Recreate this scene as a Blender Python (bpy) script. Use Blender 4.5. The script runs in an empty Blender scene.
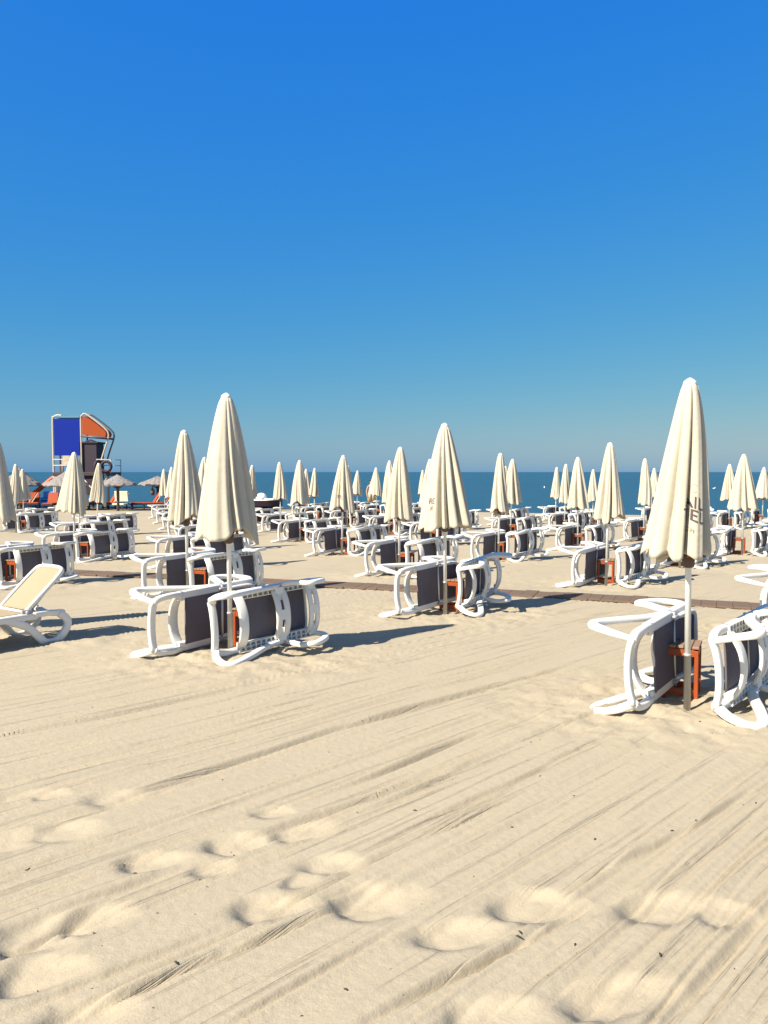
import bpy, math, random
import numpy as np
from mathutils import Vector, Matrix

random.seed(7)
rng = np.random.default_rng(11)
S = bpy.context.scene
C = S.collection
R = math.radians
PI = math.pi

# ------------------------------------------------------------------ camera numbers
F_PX = 775.0
CAM_H = 1.535
PITCH = math.atan(40.0 / F_PX)
SEA_Z = -0.72


def ray(px, py):
    """World direction (scaled so that y = 1) through a photo pixel; only used to lay out the beach plan."""
    x = (px - 384) / F_PX
    v = -(py - 512) / F_PX
    c, s = math.cos(PITCH), math.sin(PITCH)
    y = c + v * s
    z = -s + v * c
    return x / y, z / y


# ------------------------------------------------------------------ beach profile
SH_N = Vector((0.371, 0.929))          # seaward direction
SH_D = 42.6                            # metres to the waterline along it


def profile_np(X, Y):
    base = np.where(Y < 18, -0.0206 * Y, -0.3708 - 0.0115 * (Y - 18))
    base = np.where(Y < 0, 0.0, base)
    d = SH_D - (X * SH_N.x + Y * SH_N.y)      # + inland
    face = SEA_Z + 0.055 * d
    k = 0.06
    h = np.clip(0.5 + 0.5 * (face - base) / k, 0, 1)
    return face * (1 - h) + base * h - k * h * (1 - h)


def gz(x, y):
    return float(profile_np(np.array(float(x)), np.array(float(y))))


# ------------------------------------------------------------------ helpers
class MB:
    def __init__(s):
        s.v, s.f, s.sm = [], [], []

    def add(s, verts, faces, smooth=False):
        o = len(s.v)
        s.v += [tuple(p) for p in verts]
        s.f += [tuple(i + o for i in f) for f in faces]
        s.sm += [smooth] * len(faces)

    def box(s, c, d, rot=None, bev=0.0):
        x, y, z = d[0] / 2, d[1] / 2, d[2] / 2
        M = rot if rot is not None else Matrix.Identity(3)
        c = Vector(c)
        b = min(bev, x * .9, y * .9, z * .9)
        if b <= 0:
            P = [Vector((sx * x, sy * y, sz * z)) for sx in (-1, 1) for sy in (-1, 1) for sz in (-1, 1)]
            s.add([c + M @ p for p in P], [(0, 1, 3, 2), (4, 6, 7, 5), (0, 4, 5, 1), (2, 3, 7, 6), (0, 2, 6, 4), (1, 5, 7, 3)])
            return
        P, idx = [], {}
        for sx in (-1, 1):
            for sy in (-1, 1):
                for sz in (-1, 1):
                    for a in range(3):
                        q = [sx * (x - b), sy * (y - b), sz * (z - b)]
                        q[a] = (sx * x, sy * y, sz * z)[a]
                        idx[(sx, sy, sz, a)] = len(P)
                        P.append(c + M @ Vector(q))
        Fc = []

        def g(k, a): return idx[(k[0], k[1], k[2], a)]
        for a in range(3):
            o1, o2 = [i for i in range(3) if i != a]
            for sg in (-1, 1):
                q = []
                for (u, v) in ((-1, -1), (1, -1), (1, 1), (-1, 1)):
                    k = [0, 0, 0]; k[a] = sg; k[o1] = u; k[o2] = v
                    q.append(g(k, a))
                Fc.append(q)
        for a in range(3):
            o1, o2 = [i for i in range(3) if i != a]
            for u in (-1, 1):
                for v in (-1, 1):
                    k1 = [0, 0, 0]; k1[o1] = u; k1[o2] = v; k2 = list(k1)
                    k1[a] = -1; k2[a] = 1
                    Fc.append((g(k1, o1), g(k2, o1), g(k2, o2), g(k1, o2)))
        for sx in (-1, 1):
            for sy in (-1, 1):
                for sz in (-1, 1):
                    Fc.append(tuple(g((sx, sy, sz), a) for a in range(3)))
        s.add(P, Fc)

    def tube(s, pts, ra, rb=None, n=8, up=(0, 1, 0), cap=True, closed=False, sq=1.0):
        """Sweep an ellipse (ra across, rb along UP) down a path."""
        pts = [Vector(p) for p in pts]
        m = len(pts)
        ra = ra if isinstance(ra, (list, tuple)) else [ra] * m
        rb = ra if rb is None else (rb if isinstance(rb, (list, tuple)) else [rb] * m)
        up = Vector(up)
        V, Fc = [], []
        for i, p in enumerate(pts):
            if closed:
                t = pts[(i + 1) % m] - pts[i - 1]
            else:
                t = pts[min(i + 1, m - 1)] - pts[max(i - 1, 0)]
            t.normalize()
            b = up - t * up.dot(t)
            if b.length < 1e-4:
                b = Vector((1, 0, 0)) - t * t.x
                if b.length < 1e-4: b = Vector((0, 0, 1))
            b.normalize()
            a = t.cross(b)
            for k in range(n):
                th = 2 * PI * k / n
                c_, s_ = math.cos(th), math.sin(th)
                c_ = math.copysign(abs(c_) ** sq, c_); s_ = math.copysign(abs(s_) ** sq, s_)
                V.append(p + a * (ra[i] * c_) + b * (rb[i] * s_))
        for i in range(m if closed else m - 1):
            j = (i + 1) % m
            for k in range(n):
                k2 = (k + 1) % n
                Fc.append((i * n + k, i * n + k2, j * n + k2, j * n + k))
        if cap and not closed:
            Fc.append(tuple(range(n))[::-1])
            Fc.append(tuple((m - 1) * n + k for k in range(n)))
        s.add(V, Fc, True)

    def lathe(s, prof, n=16, c=(0, 0, 0)):
        V, Fc = [], []
        for (r, z) in prof:
            for k in range(n):
                th = 2 * PI * k / n
                V.append((c[0] + r * math.cos(th), c[1] + r * math.sin(th), c[2] + z))
        for i in range(len(prof) - 1):
            for k in range(n):
                k2 = (k + 1) % n
                Fc.append((i * n + k, i * n + k2, (i + 1) * n + k2, (i + 1) * n + k))
        Fc.append(tuple(range(n))[::-1])
        Fc.append(tuple((len(prof) - 1) * n + k for k in range(n)))
        s.add(V, Fc, True)

    def mesh(s, name, mat):
        me = bpy.data.meshes.new(name)
        me.from_pydata([tuple(p) for p in s.v], [], s.f)
        me.polygons.foreach_set('use_smooth', s.sm)
        me.update()
        if mat: me.materials.append(mat)
        return me

    def build(s, name, mat, parent=None):
        o = bpy.data.objects.new(name, s.mesh(name, mat))
        C.objects.link(o)
        if parent: o.parent = parent
        return o


def spline(P, n=6):
    """Catmull-Rom through the points."""
    P = [Vector(p) for p in P]
    Q = [P[0] * 2 - P[1]] + P + [P[-1] * 2 - P[-2]]
    out = []
    for i in range(1, len(Q) - 2):
        a, b, c, d = Q[i - 1], Q[i], Q[i + 1], Q[i + 2]
        for k in range(n):
            t = k / n
            out.append(0.5 * ((2 * b) + (c - a) * t + (2 * a - 5 * b + 4 * c - d) * t * t + (3 * b - a - 3 * c + d) * t ** 3))
    out.append(P[-1])
    return out


def tag(o, label=None, cat=None, group=None, kind=None):
    if label: o['label'] = label
    if cat: o['category'] = cat
    if group: o['group'] = group
    if kind: o['kind'] = kind
    return o


def empty(name, loc=(0, 0, 0), rz=0.0):
    o = bpy.data.objects.new(name, None)
    o.empty_display_size = .2
    C.objects.link(o)
    o.location = loc
    o.rotation_euler = (0, 0, rz)
    return o


def copy_tree(o, parent=None):
    c = o.copy()
    C.objects.link(c)
    if parent is not None:
        c.parent = parent
    for ch in list(KIDS.get(o.name, [])):
        copy_tree_child(ch, c)
    return c


def copy_tree_child(o, parent):
    c = o.copy()
    C.objects.link(c)
    c.parent = parent
    for ch in KIDS.get(o.name, []):
        copy_tree_child(ch, c)


KIDS = {}


def freeze(root):
    """Remember the children of a prototype before copies are made."""
    for o in [root] + list(root.children_recursive):
        KIDS[o.name] = list(o.children)


# ------------------------------------------------------------------ materials
def nodes(name):
    m = bpy.data.materials.new(name)
    m.use_nodes = True
    nt = m.node_tree
    b = nt.nodes['Principled BSDF']
    return m, nt, b


def N(nt, t, **kw):
    n = nt.nodes.new(t)
    for k, v in kw.items():
        if k in n.inputs: n.inputs[k].default_value = v
        else: setattr(n, k, v)
    return n


def simple(name, col, rough=.5, var=.12, scale=9.0, spec=.5, bump=0.0, bscale=60.0, metal=0.0, coord='Object'):
    m, nt, b = nodes(name)
    L = nt.links
    tc = N(nt, 'ShaderNodeTexCoord')
    nz = N(nt, 'ShaderNodeTexNoise', Scale=scale, Detail=5.0)
    L.new(tc.outputs[coord], nz.inputs['Vector'])
    mix = N(nt, 'ShaderNodeMix', data_type='RGBA')
    mix.inputs[6].default_value = (*[c * (1 - var) for c in col], 1)
    mix.inputs[7].default_value = (*[min(1, c * (1 + var)) for c in col], 1)
    L.new(nz.outputs['Fac'], mix.inputs[0])
    L.new(mix.outputs[2], b.inputs['Base Color'])
    b.inputs['Roughness'].default_value = rough
    b.inputs['Metallic'].default_value = metal
    b.inputs['Specular IOR Level'].default_value = spec
    if bump:
        n2 = N(nt, 'ShaderNodeTexNoise', Scale=bscale, Detail=4.0)
        L.new(tc.outputs[coord], n2.inputs['Vector'])
        bp = N(nt, 'ShaderNodeBump', Strength=bump, Distance=.01)
        L.new(n2.outputs['Fac'], bp.inputs['Height'])
        L.new(bp.outputs['Normal'], b.inputs['Normal'])
    return m


def fabric_mat(name, col, var=.06, trans=.12, weave=260.0):
    m, nt, b = nodes(name)
    L = nt.links
    tc = N(nt, 'ShaderNodeTexCoord')
    nz = N(nt, 'ShaderNodeTexNoise', Scale=3.5, Detail=6.0, Roughness=.6)
    L.new(tc.outputs['Object'], nz.inputs['Vector'])
    mix = N(nt, 'ShaderNodeMix', data_type='RGBA')
    mix.inputs[6].default_value = (col[0] * (1 - var * 1.2), col[1] * (1 - var * 1.6), col[2] * (1 - var * 2.4), 1)
    mix.inputs[7].default_value = (*[min(.92, c * (1 + var)) for c in col], 1)
    L.new(nz.outputs['Fac'], mix.inputs[0])
    L.new(mix.outputs[2], b.inputs['Base Color'])
    b.inputs['Roughness'].default_value = .9
    b.inputs['Specular IOR Level'].default_value = .15
    n2 = N(nt, 'ShaderNodeTexNoise', Scale=weave, Detail=2.0)
    n3 = N(nt, 'ShaderNodeTexNoise', Scale=14.0, Detail=4.0)
    L.new(tc.outputs['Object'], n2.inputs['Vector'])
    L.new(tc.outputs['Object'], n3.inputs['Vector'])
    ad = N(nt, 'ShaderNodeMath', operation='MULTIPLY_ADD')
    ad.inputs[1].default_value = .15
    L.new(n2.outputs['Fac'], ad.inputs[0]); L.new(n3.outputs['Fac'], ad.inputs[2])
    bp = N(nt, 'ShaderNodeBump', Strength=.25, Distance=.02)
    L.new(ad.outputs[0], bp.inputs['Height'])
    L.new(bp.outputs['Normal'], b.inputs['Normal'])
    if trans:
        tr = N(nt, 'ShaderNodeBsdfTranslucent')
        L.new(mix.outputs[2], tr.inputs['Color'])
        ms = N(nt, 'ShaderNodeMixShader')
        ms.inputs[0].default_value = trans
        L.new(b.outputs[0], ms.inputs[1]); L.new(tr.outputs[0], ms.inputs[2])
        L.new(ms.outputs[0], nt.nodes['Material Output'].inputs['Surface'])
    return m


def sand_mat():
    m, nt, b = nodes('sand')
    L = nt.links
    tc = N(nt, 'ShaderNodeTexCoord')
    big = N(nt, 'ShaderNodeTexNoise', Scale=.55, Detail=5.0, Roughness=.6)
    L.new(tc.outputs['Object'], big.inputs['Vector'])
    fine = N(nt, 'ShaderNodeTexNoise', Scale=140.0, Detail=3.0)
    L.new(tc.outputs['Object'], fine.inputs['Vector'])
    mp = N(nt, 'ShaderNodeMapping')
    m0 = N(nt, 'ShaderNodeMapping')
    m0.inputs['Rotation'].default_value = (0, 0, R(-45))
    mp.inputs['Scale'].default_value = (.55, 19.0, 0)
    L.new(tc.outputs['Object'], m0.inputs['Vector'])
    L.new(m0.outputs[0], mp.inputs['Vector'])
    # x axis of the mapped space runs along the raking direction
    rk = N(nt, 'ShaderNodeTexNoise', Scale=1.0, Detail=5.0, Roughness=.62)
    L.new(mp.outputs[0], rk.inputs['Vector'])
    cr = N(nt, 'ShaderNodeMix', data_type='RGBA')
    cr.inputs[6].default_value = SAND_A
    cr.inputs[7].default_value = SAND_B
    L.new(big.outputs['Fac'], cr.inputs[0])
    mul = N(nt, 'ShaderNodeMix', data_type='RGBA', blend_type='MULTIPLY')
    mul.inputs[0].default_value = .5
    rmp = N(nt, 'ShaderNodeMapRange')
    rmp.inputs[1].default_value = .25; rmp.inputs[2].default_value = .75
    rmp.inputs[3].default_value = .80; rmp.inputs[4].default_value = 1.1
    L.new(fine.outputs['Fac'], rmp.inputs[0])
    L.new(cr.outputs[2], mul.inputs[6]); L.new(rmp.outputs[0], mul.inputs[7])
    # wet sand next to the water
    geo = N(nt, 'ShaderNodeNewGeometry')
    sx = N(nt, 'ShaderNodeSeparateXYZ')
    L.new(geo.outputs['Position'], sx.inputs[0])
    wet = N(nt, 'ShaderNodeMapRange')
    wet.inputs[1].default_value = SEA_Z + .02; wet.inputs[2].default_value = SEA_Z + .07
    wet.inputs[3].default_value = 1.0; wet.inputs[4].default_value = 0.0
    L.new(sx.outputs[2], wet.inputs[0])
    wm = N(nt, 'ShaderNodeMix', data_type='RGBA')
    wm.inputs[7].default_value = (.18, .14, .09, 1)
    L.new(wet.outputs[0], wm.inputs[0]); L.new(mul.outputs[2], wm.inputs[6])
    L.new(wm.outputs[2], b.inputs['Base Color'])
    b.inputs['Roughness'].default_value = .95
    b.inputs['Specular IOR Level'].default_value = .1
    gr = N(nt, 'ShaderNodeMapRange', interpolation_type='SMOOTHSTEP')
    gr.inputs[1].default_value = .28; gr.inputs[2].default_value = .45
    gr.inputs[3].default_value = 0.0; gr.inputs[4].default_value = 1.0
    L.new(rk.outputs['Fac'], gr.inputs[0])
    at = N(nt, 'ShaderNodeAttribute', attribute_name='raked')
    am = N(nt, 'ShaderNodeMath', operation='MULTIPLY'); am.inputs[1].default_value = .011
    L.new(at.outputs['Fac'], am.inputs[0])
    a1 = N(nt, 'ShaderNodeMath', operation='MULTIPLY')
    L.new(gr.outputs[0], a1.inputs[0]); L.new(am.outputs[0], a1.inputs[1])
    a2 = N(nt, 'ShaderNodeMath', operation='MULTIPLY_ADD'); a2.inputs[1].default_value = .0016
    L.new(fine.outputs['Fac'], a2.inputs[0]); L.new(a1.outputs[0], a2.inputs[2])
    med = N(nt, 'ShaderNodeTexNoise', Scale=22.0, Detail=5.0)
    L.new(tc.outputs['Object'], med.inputs['Vector'])
    a3 = N(nt, 'ShaderNodeMath', operation='MULTIPLY_ADD'); a3.inputs[1].default_value = .006
    L.new(med.outputs['Fac'], a3.inputs[0]); L.new(a2.outputs[0], a3.inputs[2])
    bp = N(nt, 'ShaderNodeBump', Strength=.8, Distance=1.0)
    L.new(a3.outputs[0], bp.inputs['Height'])
    L.new(bp.outputs['Normal'], b.inputs['Normal'])
    return m


def sea_mat():
    m, nt, b = nodes('sea_water')
    L = nt.links
    geo = N(nt, 'ShaderNodeNewGeometry')
    mp = N(nt, 'ShaderNodeMapping')
    mp.inputs['Rotation'].default_value = (0, 0, R(22))
    mp.inputs['Scale'].default_value = (.22, 1.0, 1)
    L.new(geo.outputs['Position'], mp.inputs['Vector'])
    w = N(nt, 'ShaderNodeTexNoise', Scale=1.1, Detail=6.0, Roughness=.62)
    L.new(mp.outputs[0], w.inputs['Vector'])
    big = N(nt, 'ShaderNodeTexNoise', Scale=.035, Detail=4.0)
    L.new(mp.outputs[0], big.inputs['Vector'])
    cr = N(nt, 'ShaderNodeMix', data_type='RGBA')
    cr.inputs[6].default_value = SEA_A
    cr.inputs[7].default_value = SEA_B
    L.new(big.outputs['Fac'], cr.inputs[0])
    L.new(cr.outputs[2], b.inputs['Base Color'])
    b.inputs['Roughness'].default_value = .45
    b.inputs['IOR'].default_value = 1.33
    b.inputs['Specular IOR Level'].default_value = .35
    bp = N(nt, 'ShaderNodeBump', Strength=1.0, Distance=.55)
    L.new(w.outputs['Fac'], bp.inputs['Height'])
    L.new(bp.outputs['Normal'], b.inputs['Normal'])
    return m


SAND_A = (.378, .318, .226, 1)
SAND_B = (.424, .359, .257, 1)
SEA_A = (.020, .078, .130, 1)
SEA_B = (.028, .098, .142, 1)

M = {}
M['sand'] = sand_mat()
M['sea'] = sea_mat()
M['canopy'] = fabric_mat('parasol_cloth', (.62, .57, .462), .08, .20)
M['white'] = simple('white_resin', (.74, .72, .66), .42, .05, 5.0, .45)
M['pole'] = simple('white_pole_paint', (.72, .71, .67), .4, .05, 6.0)
M['sleeve'] = simple('galvanised_tube', (.45, .44, .42), .5, .15, 10.0, metal=.3)
M['hub'] = simple('dark_wood_hub', (.10, .06, .045), .6)
M['rib'] = simple('red_wood_rib', (.42, .11, .03), .6)
M['sling'] = fabric_mat('taupe_sling_mesh', (.135, .124, .148), .12, .04, 400.0)
M['sling_beige'] = fabric_mat('beige_sling_mesh', (.37, .295, .20), .05, .04, 400.0)
M['grey'] = simple('grey_plastic', (.38, .37, .37), .5)
M['table_top'] = simple('sandy_table_top', (.27, .17, .11), .7, .2, 12.0)
M['table'] = simple('orange_red_table', (.30, .055, .010), .5, .15, 8.0)
M['letter'] = simple('dark_print', (.075, .058, .066), .8)
M['letter_faint'] = simple('faded_print', (.46, .38, .33), .9)
M['board'] = simple('walkway_boards', (.14, .09, .058), .85, .15, 3.0, bump=.3, bscale=30)
M['orange'] = simple('orange_cloth', (.34, .055, .008), .7, .1)
M['dark_wood'] = simple('dark_stained_wood', (.05, .033, .035), .65, .25, 12.0)
M['thatch'] = simple('weathered_thatch', (.24, .215, .20), .95, .3, 30.0, bump=.8, bscale=70)
M['trunk'] = simple('thatch_post_wood', (.11, .08, .075), .8, .25, 14.0)
M['blue_panel'] = simple('royal_blue_panel', (.003, .020, .25), .6, .03, 3.0, .15)
M['tube'] = simple('cream_painted_tube', (.50, .42, .33), .45, .08)
M['dark_tube'] = simple('dark_tube', (.09, .07, .08), .5)
M['dark_panel'] = simple('dark_cabin_board', (.028, .017, .030), .7, .2, 6.0)
M['teal'] = simple('teal_cover', (.07, .20, .28), .6)
M['tower_orange'] = simple('orange_tarpaulin', (.33, .062, .013), .7, .08, 14.0, .2)
M['slide'] = simple('orange_slide', (.52, .085, .015), .5)
M['blue_hull'] = simple('bright_blue_plastic', (.03, .27, .75), .4, .2, 8.0)
M['boat_dark'] = simple('dark_boat_hull', (.025, .013, .028), .45, .15, 3.0)
M['boat_white'] = simple('boat_white', (.78, .77, .75), .4)
M['cream'] = simple('cream_cloth', (.78, .70, .54), .8)
M['skin'] = simple('tanned_skin', (.42, .24, .14), .55, .06)
M['hair'] = simple('dark_hair', (.03, .02, .018), .6)
M['shorts'] = simple('tan_shorts', (.50, .39, .24), .8)
M['gull'] = simple('white_feathers', (.8, .8, .8), .6)
M['litter'] = simple('dry_seaweed', (.055, .04, .03), .9)

# ------------------------------------------------------------------ world, sun, camera
SUN_AZ = R(52)          # compass-like: shadows run towards this angle right of straight ahead
SUN_EL = R(41)
sdir = Vector((math.sin(SUN_AZ) * math.cos(SUN_EL), math.cos(SUN_AZ) * math.cos(SUN_EL), -math.sin(SUN_EL)))   # light travel
w = bpy.data.worlds.new('World')
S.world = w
w.use_nodes = True
wn = w.node_tree
bg = wn.nodes['Background']
sky = wn.nodes.new('ShaderNodeTexSky')
sky.sky_type = 'NISHITA'
sky.sun_disc = False
sky.sun_elevation = SUN_EL
to_sun = -sdir
sky.sun_rotation = math.atan2(to_sun.x, to_sun.y)
sky.altitude = 0
sky.air_density = 1.0
sky.dust_density = 0.6
sky.ozone_density = 2.0
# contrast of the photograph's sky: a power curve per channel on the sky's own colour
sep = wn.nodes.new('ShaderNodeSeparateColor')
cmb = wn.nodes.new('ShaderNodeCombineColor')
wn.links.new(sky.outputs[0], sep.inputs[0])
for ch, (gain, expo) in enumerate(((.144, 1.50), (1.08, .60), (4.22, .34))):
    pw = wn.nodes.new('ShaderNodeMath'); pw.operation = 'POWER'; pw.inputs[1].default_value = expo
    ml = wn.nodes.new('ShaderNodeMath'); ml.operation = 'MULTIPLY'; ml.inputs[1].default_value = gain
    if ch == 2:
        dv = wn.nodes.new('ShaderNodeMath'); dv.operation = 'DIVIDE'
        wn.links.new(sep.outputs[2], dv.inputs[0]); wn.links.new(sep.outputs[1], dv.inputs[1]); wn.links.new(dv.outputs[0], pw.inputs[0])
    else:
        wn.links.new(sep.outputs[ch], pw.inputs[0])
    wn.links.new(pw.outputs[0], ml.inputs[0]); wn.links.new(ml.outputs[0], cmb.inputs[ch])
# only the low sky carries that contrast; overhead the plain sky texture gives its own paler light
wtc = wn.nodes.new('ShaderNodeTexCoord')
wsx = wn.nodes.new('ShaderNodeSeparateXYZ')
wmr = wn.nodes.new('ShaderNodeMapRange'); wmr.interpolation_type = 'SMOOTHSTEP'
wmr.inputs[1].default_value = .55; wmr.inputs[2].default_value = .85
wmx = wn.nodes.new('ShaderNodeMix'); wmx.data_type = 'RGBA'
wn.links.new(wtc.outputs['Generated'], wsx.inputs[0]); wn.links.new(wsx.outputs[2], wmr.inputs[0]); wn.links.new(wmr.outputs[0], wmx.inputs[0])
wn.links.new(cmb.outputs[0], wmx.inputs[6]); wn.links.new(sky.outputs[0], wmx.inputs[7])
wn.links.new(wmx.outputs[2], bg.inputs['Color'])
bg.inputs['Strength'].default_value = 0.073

sl = bpy.data.lights.new('sun', 'SUN')
sl.energy = 5.0
sl.angle = R(.5)
sl.color = (1.0, .925, .79)
so = bpy.data.objects.new('sun', sl)
C.objects.link(so)
so.rotation_euler = sdir.to_track_quat('-Z', 'Y').to_euler()
so.location = (-20, -15, 25)

cd = bpy.data.cameras.new('camera')
cam = bpy.data.objects.new('camera', cd)
C.objects.link(cam)
cd.sensor_fit = 'VERTICAL'
cd.sensor_height = 24
cd.sensor_width = 18
cd.lens = 24 * F_PX / 1024
cd.clip_start = .1
cd.clip_end = 60000
cam.location = (0, 0, CAM_H)
cam.rotation_euler = (PI / 2 - PITCH, 0, 0)
S.camera = cam
S.view_settings.view_transform = 'Standard'
S.view_settings.look = 'None'
S.view_settings.gamma = 1
S.view_settings.exposure = 0.95
S.view_settings.use_curve_mapping = False
S.cycles.max_bounces = 6
S.cycles.diffuse_bounces = 3
S.cycles.use_denoising = True

# ------------------------------------------------------------------ sand sheet
def vnoise(x, y, seed, octaves=1):
    out = np.zeros_like(x)
    amp = 1.0
    for o in range(octaves):
        T = np.random.default_rng(seed + o).random((256, 256))
        xi = np.floor(x).astype(int); yi = np.floor(y).astype(int)
        fx = x - xi; fy = y - yi
        fx = fx * fx * (3 - 2 * fx); fy = fy * fy * (3 - 2 * fy)
        a = T[xi % 256, yi % 256]; b_ = T[(xi + 1) % 256, yi % 256]
        c = T[xi % 256, (yi + 1) % 256]; d = T[(xi + 1) % 256, (yi + 1) % 256]
        out += amp * ((a * (1 - fx) + b_ * fx) * (1 - fy) + (c * (1 - fx) + d * fx) * fy - .5)
        x = x * 2.03 + 17.1; y = y * 2.03 + 9.7
        amp *= .5
    return out


# grid plan of the parasols: (column, row): depth comes from the regular plan, x and top from where each one stands
GP = dict(x0=2.0426, y0=5.2727, ux=3.4004, uy=-1.3214, vx=-1.0446, vy=4.0516)


def plan(i, j):
    return GP['x0'] + (i - 1) * GP['ux'] + j * GP['vx'], GP['y0'] + (i - 1) * GP['uy'] + j * GP['vy']


TIPS = [  # column, row, tip px (None: the regular plan's), options
    (-1, 0, None), (0, 0, (228, 393)), (1, 0, (690, 378)),
    (-1, 1, (-7, 438)), (0, 1, (186, 430)), (1, 1, (446, 423)), (2, 1, None),
    (-1, 2, (72, 452)), (0, 2, (186, 448)), (1, 2, (399, 447)), (2, 2, (608, 442.5)),
    (-1, 3, (78, 458)), (0, 3, (203, 457)), (1, 3, (341.5, 455)), (2, 3, (499, 453)), (3, 3, (682, 449)),
    (-2, 4, (14.5, 464)), (-1, 4, (95.5, 463)), (0, 4, (188, 462)), (1, 4, (299.5, 460)), (2, 4, (431, 459)), (3, 4, (579, 457)), (4, 4, (744.5, 454)),
    (-2, 5, (22.5, 469)), (0, 5, (180, 466)), (1, 5, (280.5, 462)), (2, 5, (389, 460.5)), (3, 5, (511, 459)), (4, 5, (645, 458.5)), (5, 5, (786, 458)),
    (0, 6, (172.5, 467)), (1, 6, (251.5, 465)), (2, 6, (347, 465)), (3, 6, (450, 464)), (4, 6, (565, 464)), (5, 6, (688, 463)),
    (0, 7, (164.5, 469)), (2, 7, (314, 468)), (3, 7, (404, 468)), (4, 7, (506, 466)), (5, 7, (593.5, 470)), (6, 7, (730.5, 464)),
    (2, 8, (306, 469)), (3, 8, (376.5, 467.5)), (5, 8, (556, 467)), (6, 8, (655, 468)), (7, 8, (763.5, 467)),
    (3, 9, (357, 470.5)), (4, 9, (423, 470)),
]
SPOTS = []
for (i, j, t) in TIPS:
    X, Y = plan(i, j)
    if (i, j) == (0, 0): Y = 6.95
    H = 2.3
    if t:
        rx, rz = ray(*t)
        X = rx * Y
        H = min(2.52, max(2.12, CAM_H + rz * Y - gz(X, Y)))
    lean_ = 0.0
    if (i, j) == (1, 0):
        bx = ray(687, 711)[0] * Y
        lean_ = math.atan((X - bx) / H); X = bx
    SPOTS.append(dict(lean=lean_, i=i, j=j, x=X, y=Y, z=gz(X, Y), H=H))

T_AX = lambda a: (math.sin(R(a)), math.cos(R(a)))

# lounger pairs: base point of the near end bar and axis angle
PAIRS = {}
for sp in SPOTS:
    k = (sp['i'], sp['j'])
    rj = random.Random(k[0] * 31 + k[1] * 7 + 5)
    L_ = [sp['x'] - .52 + rj.uniform(-.06, .06), sp['y'] - .20 + rj.uniform(-.08, .08), 36 + rj.uniform(-4, 4)]
    R_ = [sp['x'] + .12 + rj.uniform(-.03, .05), sp['y'] - .13 + rj.uniform(-.08, .08), 45 + rj.uniform(-4, 4)]
    PAIRS[k] = [L_, R_]


def setp(k, side, dx, dy, a):
    sp = next(s for s in SPOTS if (s['i'], s['j']) == k)
    PAIRS[k][side] = [sp['x'] + dx, sp['y'] + dy, a]


setp((1, 0), 0, -.42, -.19, 37); setp((1, 0), 1, .06, -.24, 45)
setp((0, 0), 0, -.65, -.10, 36); setp((0, 0), 1, -.13, -.18, 50)
setp((-1, 1), 1, .10, -.13, 50); setp((-1, 2), 1, .10, -.13, 49); setp((-1, 3), 1, .10, -.13, 50); setp((0, 1), 1, .06, -.13, 50); setp((2, 2), 1, .12, -.13, 46)
setp((1, 1), 0, -.55, -.33, 36); setp((1, 1), 1, .13, -.06, 31)

# --- heights of the sand
rows = [-8, -5, -3, -1.5, 0, .7, 1.2]
yv = 1.5
while yv < 75:
    rows.append(yv)
    yv *= 1.0045
rows = np.array(rows + [95.0])
inner = np.linspace(-.63, .63, 400)
cols = np.concatenate([[-7, -4, -2.5, -1.6, -1.1, -.85, -.72], inner, [.72, .85, 1.1, 1.6, 2.5, 4, 7]])
TT, YY = np.meshgrid(cols, rows)
XX = TT * np.maximum(YY, 1.5)
ZZ = profile_np(XX, YY)

near = np.clip((16 - YY) / 8, 0, 1)          # micro relief fades out where it is far below a pixel
# raking direction
ca, sa = math.cos(R(45)), math.sin(R(45))
warp = .22 * vnoise(XX * .35, YY * .35, 3, 2)
q = XX * ca - YY * sa + warp
s_ = XX * sa + YY * ca
rel = np.zeros_like(XX)
lr = np.random.default_rng(21)
# raked grooves: many faint ones, some deep ones
for k in range(420):
    q0 = lr.uniform(-9, 2)
    s0 = lr.uniform(1, 11); ln = lr.uniform(.5, 2.6)
    wd = lr.uniform(.005, .012); dp = lr.uniform(.004, .010) * (1.7 if q0 < -2.2 else 1.0)
    qq = q - q0 - .04 * vnoise(s_ * 1.2, s_ * 0 + k, 40 + k)
    g = 1 / (1 + np.exp(-(s_ - s0 + ln) * 6)) * 1 / (1 + np.exp((s_ - s0 - ln) * 6))
    rel += g * dp * (-np.exp(-(qq / wd) ** 2) + .7 * np.exp(-((qq - 2.2 * wd) / (1.3 * wd)) ** 2))
# the longer, deeper furrows of the photo: (px a, px b)
def gpt(px, py):
    rx, rz = ray(px, py)
    y = 3.0
    for _ in range(40):
        y = (gz(rx * y, y) - CAM_H) / rz
    return rx * y, y


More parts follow.
